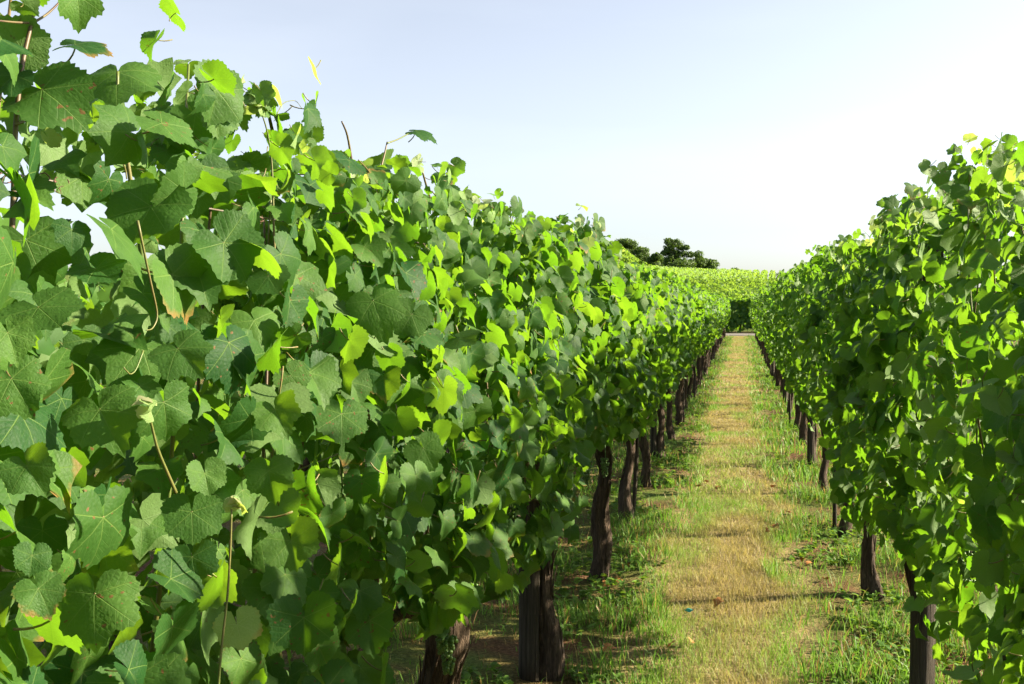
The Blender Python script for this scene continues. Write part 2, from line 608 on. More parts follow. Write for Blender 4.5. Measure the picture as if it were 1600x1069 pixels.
def leaf_shape(rs, nout, rings, teeth, deep=1.0, petiole=False):
    """a grape leaf: petiole junction at the origin, tip towards +y, face +z; returns V, T, uv, mat index"""
    amax = R(170)
    ang = np.linspace(-amax, amax, nout)
    r = np.interp(np.degrees(np.abs(ang)), LEAF_KEYS[:, 0], LEAF_KEYS[:, 1])
    r = 0.86 + (r - 0.86) * deep if deep != 1 else r
    r = r * (1 + 0.05 * np.sin(ang * 1.7 + rs.uniform(0, 6)))
    if teeth:
        saw = np.where(np.arange(nout) % 2 == 0, 1.0, -1.0)
        r = r * (1 + teeth * saw * rs.uniform(0.5, 1.3, nout))
    fold = rs.uniform(-0.08, 0.42)
    droop = rs.uniform(0.05, 0.55)
    wav = rs.uniform(0.03, 0.13)
    ph, ph2 = rs.uniform(0, 6, 2)
    curl = rs.uniform(-0.25, 0.35)

    def deform(x, y):
        rr = np.sqrt(x * x + y * y)
        aa = np.arctan2(x, y)
        z = fold * np.abs(x) - droop * np.where(y > 0, y * y, 0.5 * y * y) - curl * x * x
        z = z + wav * rr * rr * np.sin(3 * aa + ph) + 0.30 * wav * rr * np.sin(5 * aa + ph2)
        return z
    P2 = [np.zeros((1, 2))]
    for f in rings:
        k = 1.0 if f == 1 else 0.35
        rb = r if f == 1 else (r * k + np.convolve(np.pad(r, 3, mode='edge'), np.ones(7) / 7, 'valid') * (1 - k))
        P2.append(np.stack([np.sin(ang) * rb * f, np.cos(ang) * rb * f], 1))
    P2 = np.concatenate(P2)
    V = np.concatenate([P2, deform(P2[:, 0], P2[:, 1])[:, None]], 1)
    T = []
    for s in range(nout - 1):
        T.append((0, 2 + s, 1 + s))
        for q in range(len(rings) - 1):
            a0, b0 = 1 + q * nout + s, 1 + (q + 1) * nout + s
            T += [(a0, a0 + 1, b0 + 1), (a0, b0 + 1, b0)]
    T = np.array(T)
    uv = P2.copy()
    mi = np.zeros(len(T), int)
    if petiole:
        L = rs.uniform(0.7, 1.1)
        t = np.linspace(0, 1, 5)[:, None]
        bend = np.array([[rs.uniform(-0.2, 0.2), -0.25, -0.75]])
        Pp = t * bend * L + (t * t) * np.array([[0, -0.25, 0.1]]) * L
        Vp, Tp = tube(Pp, np.linspace(0.022, 0.028, 5), 4)
        T = np.concatenate([T, Tp + len(V)])
        V = np.concatenate([V, Vp])
        uv = np.concatenate([uv, np.zeros((len(Vp), 2))])
        mi = np.concatenate([mi, np.ones(len(Tp), int)])
    return V, T, uv, mi


rs = np.random.default_rng(11)
LEAF_HI = [leaf_shape(rs, 61, (0.4, 0.75, 1), 0.038, deep=rs.uniform(0.7, 1.45), petiole=True) for _ in range(18)]
LEAF_MH = [leaf_shape(rs, 29, (0.6, 1), 0.045, deep=rs.uniform(0.9, 1.7), petiole=False) for _ in range(10)]
LEAF_MID = [leaf_shape(rs, 21, (1,), 0.055, deep=rs.uniform(1.0, 1.7)) for _ in range(10)]
LEAF_XLO = [leaf_shape(rs, 5, (1,), 0.0) for _ in range(4)]
LEAF_LO = [leaf_shape(rs, 8, (1,), 0.0, deep=1.0) for _ in range(6)]
# clockwise triangles were written for +z faces: check and flip once
for LST in (LEAF_HI, LEAF_MH, LEAF_MID, LEAF_LO, LEAF_XLO):
    for k, (V, T, uv, mi) in enumerate(LST):
        tt = T[mi == 0]
        nz = np.cross(V[tt[:, 1]] - V[tt[:, 0]], V[tt[:, 2]] - V[tt[:, 0]])[:, 2].mean()
        if nz < 0:
            T = T.copy()
            T[mi == 0] = T[mi == 0][:, ::-1]
            LST[k] = (V, T, uv, mi)


def tmpl_mesh(name, tp, mats):
    return np_mesh(name, tp[0], tp[1], mats, uv=tp[2], tint=np.zeros(len(tp[0])), matidx=tp[3])


ME_HI = [tmpl_mesh('leaf', t, [M_LEAF, M_PETIOLE]) for t in LEAF_HI]
ME_MH = [tmpl_mesh('leaf', t, [M_LEAF]) for t in LEAF_MH]
ME_MID = [tmpl_mesh('leaf', t, [M_LEAF]) for t in LEAF_MID]
ME_YOUNG = [tmpl_mesh('young_leaf', t, [M_YOUNG, M_PETIOLE]) for t in LEAF_HI[:6]]
ME_BUD = [tmpl_mesh('bud_leaf', t, [M_BUD]) for t in LEAF_MID[:4]]


def frames(nrm, tip):
    """rotation matrices (n,3,3) with columns x,y,z: z = normal, y = tip direction made square to it"""
    z = nrm / (np.linalg.norm(nrm, axis=1)[:, None] + 1e-9)
    y = tip - z * (tip * z).sum(1)[:, None]
    y /= np.linalg.norm(y, axis=1)[:, None] + 1e-9
    x = np.cross(y, z)
    return np.stack([x, y, z], 2)


def leaf_cloud(name, pos, rot, size, templates, mat, rs):
    """all the leaves of a list joined into one mesh"""
    pick = rs.integers(0, len(templates), len(pos))
    Vs, Ts, Us, Tn, off = [], [], [], [], 0
    for k, (V, T, uv, mi) in enumerate(templates):
        idx = np.nonzero(pick == k)[0]
        if not len(idx):
            continue
        if mi.any():
            T = T[mi == 0]
            nv = T.max() + 1
            V, uv = V[:nv], uv[:nv]
        W = np.einsum('nij,vj->nvi', rot[idx] * size[idx][:, None, None], V) + pos[idx][:, None, :]
        Vs.append(W.reshape(-1, 3))
        Ts.append((T[None] + (np.arange(len(idx)) * len(V))[:, None, None]).reshape(-1, 3) + off)
        Us.append(np.tile(uv, (len(idx), 1)))
        Tn.append(np.repeat(rs.random(len(idx)), len(V)))
        off += len(idx) * len(V)
    return np_mesh(name, np.concatenate(Vs), np.concatenate(Ts), [mat], uv=np.concatenate(Us), tint=np.concatenate(Tn))


# ------------------------------------------------------------------ canopy of one vine (row runs along +Y, vine at the origin)
VL = 1.55


def canopy(rs, n, y0, bias, zlow=0.66, ztop=1.88, seed=0, wide=1.0, size=(0.050, 0.078)):
    """positions, rotations and sizes of n leaves; bias = side (+1/-1) that holds more of them; y0 = world y used for the noise"""
    y = rs.uniform(-VL / 2 - 0.10, VL / 2 + 0.10, n)
    kind = rs.random(n)
    sgn = np.where(rs.random(n) < 0.62, bias, -bias).astype(float)
    Y = y + y0
    top = ztop + 0.16 * (vnoise(Y * 1.7, 0 * Y + seed, 3) - 0.5) + 0.10 * (vnoise(Y * 5.0, 0 * Y + seed, 4) - 0.5)
    low = zlow + 0.30 * (vnoise(Y * 2.1, 0 * Y + seed, 5) - 0.45)
    z = low + (top - low) * rs.random(n) ** 0.92
    f = (z - low) / (top - low)
    w = (0.17 + 0.12 * np.sin(np.clip(f * 1.25, 0, 1) * math.pi * 0.80) - 0.05 * f) * wide
    w = w + 0.12 * (vnoise(Y * 3.0, z * 3.0 + seed * 7, 6) - 0.5) + 0.05 * (vnoise(Y * 9.0, z * 9.0 + seed, 8) - 0.5)
    x = sgn * w * rs.uniform(0.62, 1.12, n)
    inner = kind > 0.70
    x[inner] = rs.uniform(-0.12, 0.12, inner.sum())
    crown = kind < 0.10
    x[crown] = rs.normal(0, 0.10, crown.sum())
    z[crown] = top[crown] + rs.uniform(-0.14, 0.03, crown.sum())
    # facing: out and up, hanging tip down
    el = rs.uniform(R(-22), R(55), n)
    yaw = rs.normal(0, 0.65, n)
    out = np.where(np.abs(x) < 0.05, np.where(rs.random(n) < 0.5, 1, -1), np.sign(x))
    nrm = np.stack([out * np.cos(el) * np.cos(yaw), np.cos(el) * np.sin(yaw), np.sin(el)], 1)
    odd = rs.random(n) < 0.16
    nrm[odd] = rs.normal(0, 1, (odd.sum(), 3))
    nrm[crown] = rs.normal(0, 0.7, (crown.sum(), 3)) + np.array([0, 0, 0.55])
    tip = np.stack([rs.normal(0, 0.35, n) + 0.25 * out, rs.normal(0, 0.45, n), -0.9 + rs.normal(0, 0.25, n)], 1)
    tip[crown] = rs.normal(0, 1, (crown.sum(), 3))
    s = rs.uniform(size[0], size[1], n)
    s *= np.where(f > 0.85, rs.uniform(0.6, 1.0, n), 1.0)
    s[crown] *= rs.uniform(0.5, 0.85, crown.sum())
    s *= np.where(rs.random(n) < 0.12, 0.6, 1.0)
    return np.stack([x, y, z], 1), frames(nrm, tip), s


def mat4(rot, size, pos):
    m = Matrix.Identity(4)
    for r_ in range(3):
        for c in range(3):
            m[r_][c] = rot[r_][c] * size
        m[r_][3] = pos[r_]
    return m


# ------------------------------------------------------------------ wood of a vine
def trunk_mesh(rs, topz=0.78, r0=0.050, lean=(0, 0), shaggy=0.0, sides=22, rings=34, arms=True):
    t = np.linspace(0, 1, rings)
    ph = rs.uniform(0, 6, 4)
    px = lean[0] * t + 0.028 * np.sin(t * 4.2 + ph[0]) * t + 0.012 * np.sin(t * 11 + ph[1])
    py = lean[1] * t + 0.030 * np.sin(t * 3.6 + ph[2]) * t + 0.012 * np.sin(t * 9 + ph[3])
    px -= px[0]
    py -= py[0]
    P = np.stack([px, py, -0.04 + (topz + 0.04) * t], 1)
    rad = r0 * (1.0 + 0.45 * np.exp(-t * 9) - 0.28 * t + 0.16 * np.sin(t * 7 + ph[1]) + 0.35 * np.exp(-((t - 0.93) / 0.10) ** 2))
    ridge = rs.uniform(0, 6, 3)
    gn = rs.normal(0, 1, (rings, sides))

    def rough(i, s):
        a_ = 2 * math.pi * s / sides + 1.3 * t[i]
        return 1 + 0.13 * math.sin(3 * a_ + ridge[0]) + 0.10 * math.sin(7 * a_ + ridge[1] + 2 * t[i]) + 0.05 * math.sin(11 * a_ + ridge[2]) + 0.045 * gn[i][s]
    parts = [tube(P, rad, sides, rough=rough)]
    # peeling strips of bark
    for _ in range(int(8 + 26 * shaggy)):
        a0 = rs.uniform(0, 2 * math.pi)
        t0 = rs.uniform(0.05, 0.85)
        ln = rs.uniform(0.06, 0.22)
        k = 6
        tt = np.clip(t0 + np.linspace(0, ln / topz, k), 0, 1)
        c = np.stack([np.interp(tt, t, P[:, q]) for q in range(3)], 1)
        rr = np.interp(tt, t, rad) * 1.06
        lift = np.linspace(0, 1, k) ** 2 * rs.uniform(-0.004, 0.022)
        aa = a0 + np.linspace(0, rs.uniform(-0.5, 0.5), k)
        c[:, 0] += np.cos(aa) * (rr + lift)
        c[:, 1] += np.sin(aa) * (rr + lift)
        parts.append(tube(c, np.linspace(0.0045, 0.0015, k) * rs.uniform(0.6, 1.4), 4))
    head = P[-1]
    V, T = join(parts)
    return V, T, head


def cane_path(rs, p0, p1, k=9, wob=0.02):
    t = np.linspace(0, 1, k)[:, None]
    P = np.asarray(p0) * (1 - t) + np.asarray(p1) * t
    ph = rs.uniform(0, 6, 6)
    for q in range(3):
        P[:, q] += wob * (np.sin(t[:, 0] * 5 + ph[q]) - math.sin(ph[q])) * (0.4 if q == 2 else 1)
    return P


def berry_bunch(rs):
    phi = (1 + 5 ** 0.5) / 2
    iv = np.array([(-1, phi, 0), (1, phi, 0), (-1, -phi, 0), (1, -phi, 0), (0, -1, phi), (0, 1, phi), (0, -1, -phi), (0, 1, -phi), (phi, 0, -1), (phi, 0, 1), (-phi, 0, -1), (-phi, 0, 1)]) / math.sqrt(1 + phi * phi)
    it = np.array([(0, 11, 5), (0, 5, 1), (0, 1, 7), (0, 7, 10), (0, 10, 11), (1, 5, 9), (5, 11, 4), (11, 10, 2), (10, 7, 6), (7, 1, 8), (3, 9, 4), (3, 4, 2), (3, 2, 6), (3, 6, 8), (3, 8, 9), (4, 9, 5), (2, 4, 11), (6, 2, 10), (8, 6, 7), (9, 8, 1)])
    parts = []
    for k in range(72):
        f = rs.random()
        rr = 0.021 * (1 - 0.7 * f) * math.sqrt(rs.random()) + 0.003
        a_ = rs.uniform(0, 6.28)
        parts.append((iv * rs.uniform(0.0045, 0.0065) + np.array([math.cos(a_) * rr, math.sin(a_) * rr, -0.015 - 0.085 * f]), it))
    parts.append(tube(np.array([[0, 0, 0.05], [0.003, 0, 0], [0, 0.002, -0.08]]), [0.002, 0.002, 0.001], 4))
    return join(parts)


rsb = np.random.default_rng(5)
ME_BUNCH = []
for _ in range(3):
    V, T = berry_bunch(rsb)
    ME_BUNCH.append(np_mesh('grape_bunch', V, T, [M_BERRY]))

# ------------------------------------------------------------------ rows
ROW_X = {'left': -0.80, 'right': 0.72}
BIAS = {'left': 1, 'right': -1}
FIRST = {'left': 1.05, 'right': 1.05}
ROW_END = 50.6
ORD = ['first', 'second', 'third', 'fourth', 'fifth', 'sixth', 'seventh', 'eighth', 'ninth', 'tenth', 'eleventh', 'twelfth', 'thirteenth', 'fourteenth', 'fifteenth']


def face_frame(n, tipdir):
    return frames(np.array([n], float), np.array([tipdir], float))[0]


def hero_leaves(vine_key):
    """large leaves that the photograph singles out: (pos, rot, size, young)"""
    return [h[1:] for h in HEROES if h[0] == vine_key]


HEROES = []


def hero(key, px, py, x, width_px, tip_deg, facing=0.7, up=0.35, young=False, side=0.0):
    """junction seen at (px,py) on the plane X = x; tip_deg: direction of the tip in the picture, 0 = down, + = to the right"""
    p = on_x(px, py, x)
    depth = (p - CAM_LOC).length
    size = width_px / F_PX * depth / 2.3
    right = CAM_ROT @ Vector((1, 0, 0))
    upv = CAM_ROT @ Vector((0, 1, 0))
    back = CAM_ROT @ Vector((0, 0, 1))
    tip = right * math.sin(R(tip_deg)) - upv * math.cos(R(tip_deg)) + back * 0.15
    n = back * facing + Vector((0, 0, 1)) * up + right * side
    HEROES.append((key, np.array(p), face_frame(n, tip), size, young))


# top left shoots
hero('L1', 66, 140, -0.70, 165, 55, 0.75, 0.45)
hero('L1', 184, 112, -0.70, 165, 10, 0.55, 0.65)
hero('L1', 120, -8, -0.68, 95, 25, 0.6, 0.1, side=0.6)
hero('L1', 118, 70, -0.73, 110, 120, 0.4, 0.8)
hero('L1', 226, 132, -0.72, 50, 0, 0.8, 0.1, side=0.4)
hero('L1', 22, 118, -0.72, 95, -40, 0.7, 0.4)
hero('L1', 236, 322, -0.60, 165, -15, 0.75, 0.45)
hero('L1', 292, 262, -0.60, 70, 15, 0.4, 0.0, side=0.8)
hero('L1', 305, 178, -0.68, 105, 50, 0.8, 0.2, side=0.3)
hero('L1', 55, 165, -0.75, 70, 30, 0.6, 0.2, side=0.4)
hero('L1', 30, 300, -0.66, 120, 60, 0.3, 0.7)
# big leaves on the face
hero('L1', 18, 592, -0.52, 130, 35, 0.8, 0.35, side=0.3)
hero('L1', 42, 728, -0.50, 105, 35, 0.7, 0.45)
hero('L1', 148, 928, -0.47, 165, 8, 0.75, 0.4)
hero('L1', 156, 640, -0.52, 150, 30, 0.7, 0.5)
hero('L1', 60, 920, -0.47, 95, 30, 0.5, 0.5, side=0.3)
hero('L1', 50, 868, -0.46, 70, -5, 0.6, 0.3, side=0.5)
hero('L1', 278, 545, -0.53, 130, 40, 0.6, 0.6)
hero('L1', 60, 480, -0.56, 150, 40, 0.5, 0.65)
hero('L1', 12, 520, -0.50, 100, 25, 0.6, 0.4, side=0.4)
hero('L1', 150, 420, -0.60, 110, 45, 0.5, 0.7)
hero('L1', 300, 800, -0.50, 120, 5, 0.7, 0.4, side=0.2)
hero('L1', 320, 740, -0.49, 85, 12, 0.6, 0.3, side=0.5)
hero('L1', 300, 870, -0.51, 100, 15, 0.7, 0.4)
hero('L1', 370, 975, -0.50, 95, 20, 0.7, 0.4, young=True)
hero('L2', 455, 845, -0.53, 120, 15, 0.7, 0.45)
hero('L2', 420, 735, -0.53, 105, 10, 0.75, 0.4)
hero('L1', 475, 965, -0.50, 135, 5, 0.75, 0.35)
hero('L2', 583, 470, -0.54, 130, 20, 0.75, 0.45)
hero('L2', 430, 640, -0.54, 105, 25, 0.6, 0.5)
hero('L2', 570, 385, -0.58, 85, 40, 0.5, 0.6)
hero('L2', 650, 205, -0.70, 70, 75, 0.3, 0.8)
hero('L2', 565, 750, -0.55, 80, 5, 0.7, 0.4)
hero('L2', 660, 465, -0.55, 70, 5, 0.4, 0.1, side=0.9)
hero('L2', 770, 575, -0.55, 60, 30, 0.4, 0.2, side=0.8)
hero('L2', 600, 590, -0.55, 80, 5, 0.7, 0.4)
hero('L2', 690, 890, -0.60, 75, -10, 0.5, 0.2, side=0.6)


def make_vine(row, k, y, tier, rs):
    x0 = ROW_X[row]
    key = ('L' if row == 'left' else 'R') + str(k + 1)
    root = empty('grape_vine', (x0, y, 0))
    b = BIAS[row]
    # trunk
    lean = (rs.normal(0, 0.02), rs.normal(0, 0.03))
    sh, r0, tz = 0.2, rs.uniform(0.036, 0.048), rs.uniform(0.72, 0.80)
    if key == 'L2':
        lean, sh, r0, tz = (0.02, -0.12), 1.6, 0.052, 0.80
    elif key == 'L3':
        lean, sh, r0, tz = (0.0, 0.03), 1.0, 0.048, 0.80
    elif key == 'L4':
        lean, sh, r0 = (0.0, 0.05), 0.8, 0.050
    V, T, head = trunk_mesh(rs, tz, r0, lean, sh if tier == 'A' else 0.1, 22 if tier == 'A' else 12, 34 if tier == 'A' else 16)
    link('trunk', np_mesh('trunk', V, T, [M_BARK]), root)
    # two arms tied along the low wire
    for s in (-1, 1):
        P = cane_path(rs, head + np.array([0, 0, -0.03]), np.array([rs.normal(0, 0.02), s * VL * 0.47, 0.86]), 10, 0.02)
        P[:, 2] += 0.05 * np.sin(np.linspace(0, math.pi, 10))
        V, T = tube(P, np.linspace(0.020, 0.009, 10), 7)
        link('arm', np_mesh('arm', V, T, [M_BARK]), root)
    # upright shoots
    ns = 11 if tier == 'A' else (5 if tier == 'B' else 0)
    tips, shoots = [], []
    for q in range(ns):
        yy = -VL / 2 + VL * (q + rs.uniform(0.2, 0.8)) / ns
        zt = rs.uniform(1.78, 1.95)
        P = cane_path(rs, (rs.normal(0, 0.02), yy, 0.86), (rs.normal(0, 0.06), yy + rs.normal(0, 0.10), zt), 10, 0.025)
        V, T = tube(P, np.linspace(0.0044, 0.0018, 10), 5)
        shoots.append((yy, link('shoot', np_mesh('shoot', V, T, [M_CANE if q % 3 else M_STEM]), root)))
        tips.append(P)
    # leaves
    n = {'A': 2300 if key in ('L1', 'L2') else (1800 if key == 'R1' else 1500), 'B': 1150, 'C': 1000}[tier]
    if row == 'right':
        n = int(n * 1.05)
    near_scale = (0.031, 0.052) if y < 3 else (0.038, 0.062)
    pos, rot, size = canopy(rs, n, y, b, seed=1 if row == 'left' else 2, size=near_scale, zlow={'L1': 0.58, 'L2': 0.88, 'L3': 0.92}.get(key, 0.82) if row == 'left' else {'R2': 0.60, 'R3': 0.70}.get(key, 0.72), ztop=(1.91 if y < 5 else 1.80) if row == 'left' else (1.86 if key == 'R1' else 1.97))
    # leaves on the part of each shoot that stands clear of the hedge
    ex_p, ex_r, ex_s = [], [], []
    for P in tips:
        for j in range(5, 10):
            for rep in range(2 if tier == 'A' else 1):
                d = rs.normal(0, 1, 3)
                d[2] = abs(d[2]) * 0.3
                d /= np.linalg.norm(d)
                sz = rs.uniform(0.030, 0.058) * (1 - 0.07 * (j - 5))
                ex_p.append(P[j] + d * sz * 0.7)
                ex_r.append(frames(np.array([[d[0] * 0.4, d[1] * 0.4, rs.uniform(0.1, 1)]]), np.array([[d[0], d[1], -0.4]]))[0])
                ex_s.append(sz)
    if ex_p:
        pos = np.concatenate([pos, np.array(ex_p)])
        rot = np.concatenate([rot, np.array(ex_r)])
        size = np.concatenate([size, np.array(ex_s)])
    wp = pos + np.array([x0, y, 0])
    px, py, dp = project(wp)
    # nothing between the lens and the rows
    keep = ~((np.abs(wp[:, 1]) < 0.35) & (np.abs(wp[:, 0]) < 0.45))
    if row == 'left':            # the gap under the hedge beside the leaning trunk
        keep &= ~((px > 600) & (px < 842) & (py > 955 + 25 * np.sin(px * 0.03)))
    # thin out the random leaves that would cover the singled-out ones
    for h in HEROES:
        if h[0] in ('L1', 'L2') and row == 'left':
            hp = h[1]
            hx, hy, hd = project(hp[None])
            wpx = h[3] * F_PX / hd[0]
            cov = ((px - hx[0]) ** 2 + (py - hy[0] - wpx * 0.3) ** 2 < (wpx * 0.75) ** 2) & (dp < hd[0] + 0.03)
            keep &= ~cov
    pos, rot, size, px, py, dp = pos[keep], rot[keep], size[keep], px[keep], py[keep], dp[keep]
    # the leaves that show largest become single objects
    nobj = {'A': 300, 'B': 230, 'C': 50}[tier]
    if key == 'R1':
        nobj = 60
    score = b * pos[:, 0] + 0.25 * (pos[:, 2] > 1.80) + rs.random(len(pos)) * 0.03
    inframe = (px > -60) & (px < 1660) & (py > -60) & (py < 1130) & (dp > 0.3)
    score = np.where(inframe, score, score - 5)
    hs = hero_leaves(key)
    order = np.argsort(-score)
    solo, rest = order[:nobj - len(hs)], order[nobj - len(hs):]
    lib = {'A': ME_HI, 'B': ME_MH, 'C': ME_MID}[tier]
    bearer = lambda yy: min(shoots, key=lambda t: abs(t[0] - yy))[1] if shoots else root
    young = rs.random(len(pos)) < np.where(pos[:, 2] > 1.82, 0.22, 0.02)
    for i in solo:
        me = ME_YOUNG[rs.integers(0, 6)] if (young[i] and tier == 'A') else lib[rs.integers(0, len(lib))]
        link('leaf', me, bearer(pos[i][1]), mat=mat4(rot[i], size[i] * (0.7 if young[i] else 1), pos[i]))
    for (hp, hr, hsz, hy) in hs:
        me = ME_YOUNG[rs.integers(0, 6)] if hy else ME_HI[rs.integers(0, len(ME_HI))]
        link('leaf', me, bearer(hp[1] - y), mat=mat4(hr, hsz, hp - np.array([x0, y, 0])))
    lib2 = {'A': LEAF_MH, 'B': LEAF_MID, 'C': LEAF_MID}[tier]
    me = leaf_cloud('foliage', pos[rest], rot[rest], size[rest], lib2, M_LEAF if tier in 'AB' else M_LEAF_FAR, rs)
    tag(link('foliage', me, root), kind='stuff')
    # bunches
    if tier in 'AB':
        for q in range(4):
            link('grape_bunch', ME_BUNCH[q % 3], root, loc=(b * rs.uniform(0.06, 0.20), rs.choice([-1, 1]) * rs.uniform(0.15, 0.6), rs.uniform(0.84, 1.02)))
    return root


def vine_label(row, k):
    if row == 'left':
        if k == 0:
            return 'close grape vine with big dark leaves filling the left edge of the view'
        if k == 1:
            return 'grape vine on the shaggy leaning trunk cut off by the bottom edge'
        if k == 2:
            return 'grape vine on the thick dark trunk beside the wooden post, left row'
        return 'grape vine in the left row, %s trunk beyond the shaggy leaning one' % ORD[k - 2]
    if k == 0:
        return 'grape vine beside the camera, a few leaves cutting the right edge'
    if k == 1:
        return 'close grape vine with tall sunlit leaves at the right edge of the view'
    if k == 2:
        return 'grape vine behind the nearest wooden post of the right row'
    return 'grape vine in the right row, %s trunk beyond its nearest wooden post' % ORD[k - 3]


# shared far foliage
rsf = np.random.default_rng(21)
FAR_FOL = {}
for row in ('left', 'right'):
    L_ = []
    for q in range(5):
        p, r_, s = canopy(rsf, 880, q * 9.1, BIAS[row], seed=3 + q, size=(0.045, 0.070), zlow=0.80 if row == 'left' else 0.74, ztop=1.79 if row == 'left' else 1.93)
        L_.append(leaf_cloud('foliage', p, r_, s, LEAF_LO, M_LEAF_FAR, rsf))
    FAR_FOL[row] = L_
FAR_TRUNK = []
for q in range(5):
    V, T, hd = trunk_mesh(rsf, 0.80, rsf.uniform(0.036, 0.05), (rsf.normal(0, 0.04), rsf.normal(0, 0.07)), 0.0, 9, 12)
    FAR_TRUNK.append(np_mesh('trunk', V, T, [M_BARK]))


def far_vine(x, y, row, label, group, q):
    root = empty('grape_vine', (x, y, 0))
    link('trunk', FAR_TRUNK[q % 5], root)
    f = link('foliage', FAR_FOL[row][(q * 2 + q // 5) % 5], root)
    f['kind'] = 'stuff'
    f.scale = (1, -1 if q % 2 else 1, 1 + 0.03 * math.sin(q * 1.7))
    tag(root, label, 'grape vine', group)


VINE_Y = {}
for row in ('left', 'right'):
    y, k = FIRST[row], 0
    VINE_Y[row] = []
    rs = np.random.default_rng(100 if row == 'left' else 200)
    while y < ROW_END - 0.6:
        VINE_Y[row].append(y)
        if y < 6.3 or y < 19.9:
            tier = 'A' if y < 6.3 else ('B' if y < 12.6 else 'C')
            v = make_vine(row, k, y, tier, rs)
            tag(v, vine_label(row, k), 'grape vine', 'vines of the %s row' % row)
        else:
            far_vine(ROW_X[row] + 0.03 * math.sin(y * 3.1), y, row, 'small far vine of the %s row towards the road' % row, 'far vines of the %s row' % row, k)
        y += VL
        k += 1
# the vines of the right row that stand beside and behind the camera, and of the left row behind it (they throw shade)
for q, y in enumerate((-0.5,)):
    far_vine(ROW_X['right'], y, 'right', '%s vine of the right row beside the camera, outside the frame' % ('leafy',)[q], 'vines beside the camera', q)
for q, y in enumerate((-0.5,)):
    far_vine(ROW_X['left'], y, 'left', 'vine of the left row behind the camera, out of view', 'vines behind the camera', q)
# next row, glimpsed behind the left one
q = 0
y = 0.3
while y < 24:
    far_vine(-2.35, y, 'left', 'vine of the next row, glimpsed behind the left row', 'vines of the row behind the left row', q)
    y += VL
    q += 1


# ------------------------------------------------------------------ posts, stakes and wires
def post_mesh(rs, w, h, sides=10):
    k = 14
    z = np.linspace(-0.05, h, k)
    P = np.stack([0.006 * np.sin(z * 2 + rs.uniform(0, 6)), 0.006 * np.sin(z * 1.5 + rs.uniform(0, 6)), z], 1)
    gn = rs.normal(0, 0.02, (k, sides))
    gr = rs.normal(0, 0.11, sides)
    rad = np.full(k, w)
    rad[-1] *= 0.9
    return tube(P, rad, sides, rough=lambda i, s: 1 + gn[i][s] + gr[s])


rsp = np.random.default_rng(31)
for row in ('left', 'right'):
    b = BIAS[row]
    py_ = 4.12 if row == 'left' else 4.05
    k = 0
    while py_ < ROW_END + 0.2:
        V, T = post_mesh(rsp, 0.046 if k == 0 else 0.038, 1.88 if row == 'left' else 1.84)
        xo = -0.07 if row == 'left' else -0.02
        o = link('trellis_post', np_mesh('trellis_post', V, T, [M_WOOD]), loc=(ROW_X[row] + xo, py_, 0))
        o.rotation_euler = (R(rsp.normal(0, 1.3)), R(rsp.normal(0, 1.3)), rsp.uniform(0, 6))
        if k == 0:
            lab = 'grey weathered post with its top above the leaves, nearest in left row' if row == 'left' else 'dark cracked wooden post at the bottom of the right row'
        elif k < 4:
            lab = 'wooden trellis post in the %s row, %s beyond the nearest one' % (row, ORD[k - 1])
        else:
            lab = 'far wooden trellis post of the %s row near the road' % row
        tag(o, lab, 'post', 'trellis posts of the %s row' % row if k < 4 else 'far trellis posts of the %s row' % row)
        py_ += 4 * VL
        k += 1

for row in ('left', 'right'):
    for k, y in enumerate(VINE_Y[row][(3 if row == 'left' else 4):20]):
        if k % 2 == (0 if row == 'left' else 1):
            continue
        h = 1.1
        z = np.linspace(-0.03, h, 6)
        V, T = tube(np.stack([0.01 * np.sin(z * 3 + k), 0.012 * np.sin(z * 2 + k), z], 1), 0.016, 7)
        o = link('vine_stake', np_mesh('vine_stake', V, T, [M_WOOD]), loc=(ROW_X[row] + BIAS[row] * rsp.uniform(0.02, 0.07), y + rsp.uniform(0.10, 0.2), 0))
        o.rotation_euler = (R(rsp.normal(0, 2)), R(rsp.normal(0, 2)), 0)
        tag(o, 'thin wooden stake standing close beside a trunk of the %s row' % row, 'stake', 'stakes of the %s row' % row)

WIRE_Z = [(0.86, 'lowest'), (1.32, 'middle'), (1.77, 'uppermost')]
for row in ('left', 'right'):
    for z, nm in WIRE_Z:
        yy = np.arange(-2.2, ROW_END + 0.1, 0.31)
        t = ((yy - 4.1) / (4 * VL)) % 1.0
        P = np.stack([ROW_X[row] + 0.012 * np.sin(yy * 0.9), yy, z - 0.025 * np.sin(t * math.pi) ** 2], 1)
        V, T = tube(P, 0.0016, 5)
        o = link('trellis_wire', np_mesh('trellis_wire', V, T, [M_WIRE]))
        tag(o, '%s trellis wire running along the %s row' % (nm, row), 'wire', 'trellis wires')


# dried tendrils wound round the top wires
def tendril_coil(rs, n, length, rad, th):
    t = np.linspace(0, 1, n)
    ph = np.cumsum(rs.uniform(-0.15, 1.0, n)) * rs.uniform(0.45, 0.8)
    r_ = rad * (0.3 + 1.3 * vnoise(t * 9 + rs.uniform(0, 50), t * 0, 41) ** 2)
    yy = (t - 0.5) * length + 0.008 * np.sin(ph * 0.7 + 1)
    return tube(np.stack([r_ * np.cos(ph), yy, r_ * np.sin(ph) - 0.004], 1), np.linspace(th, th * 0.6, n), 4)


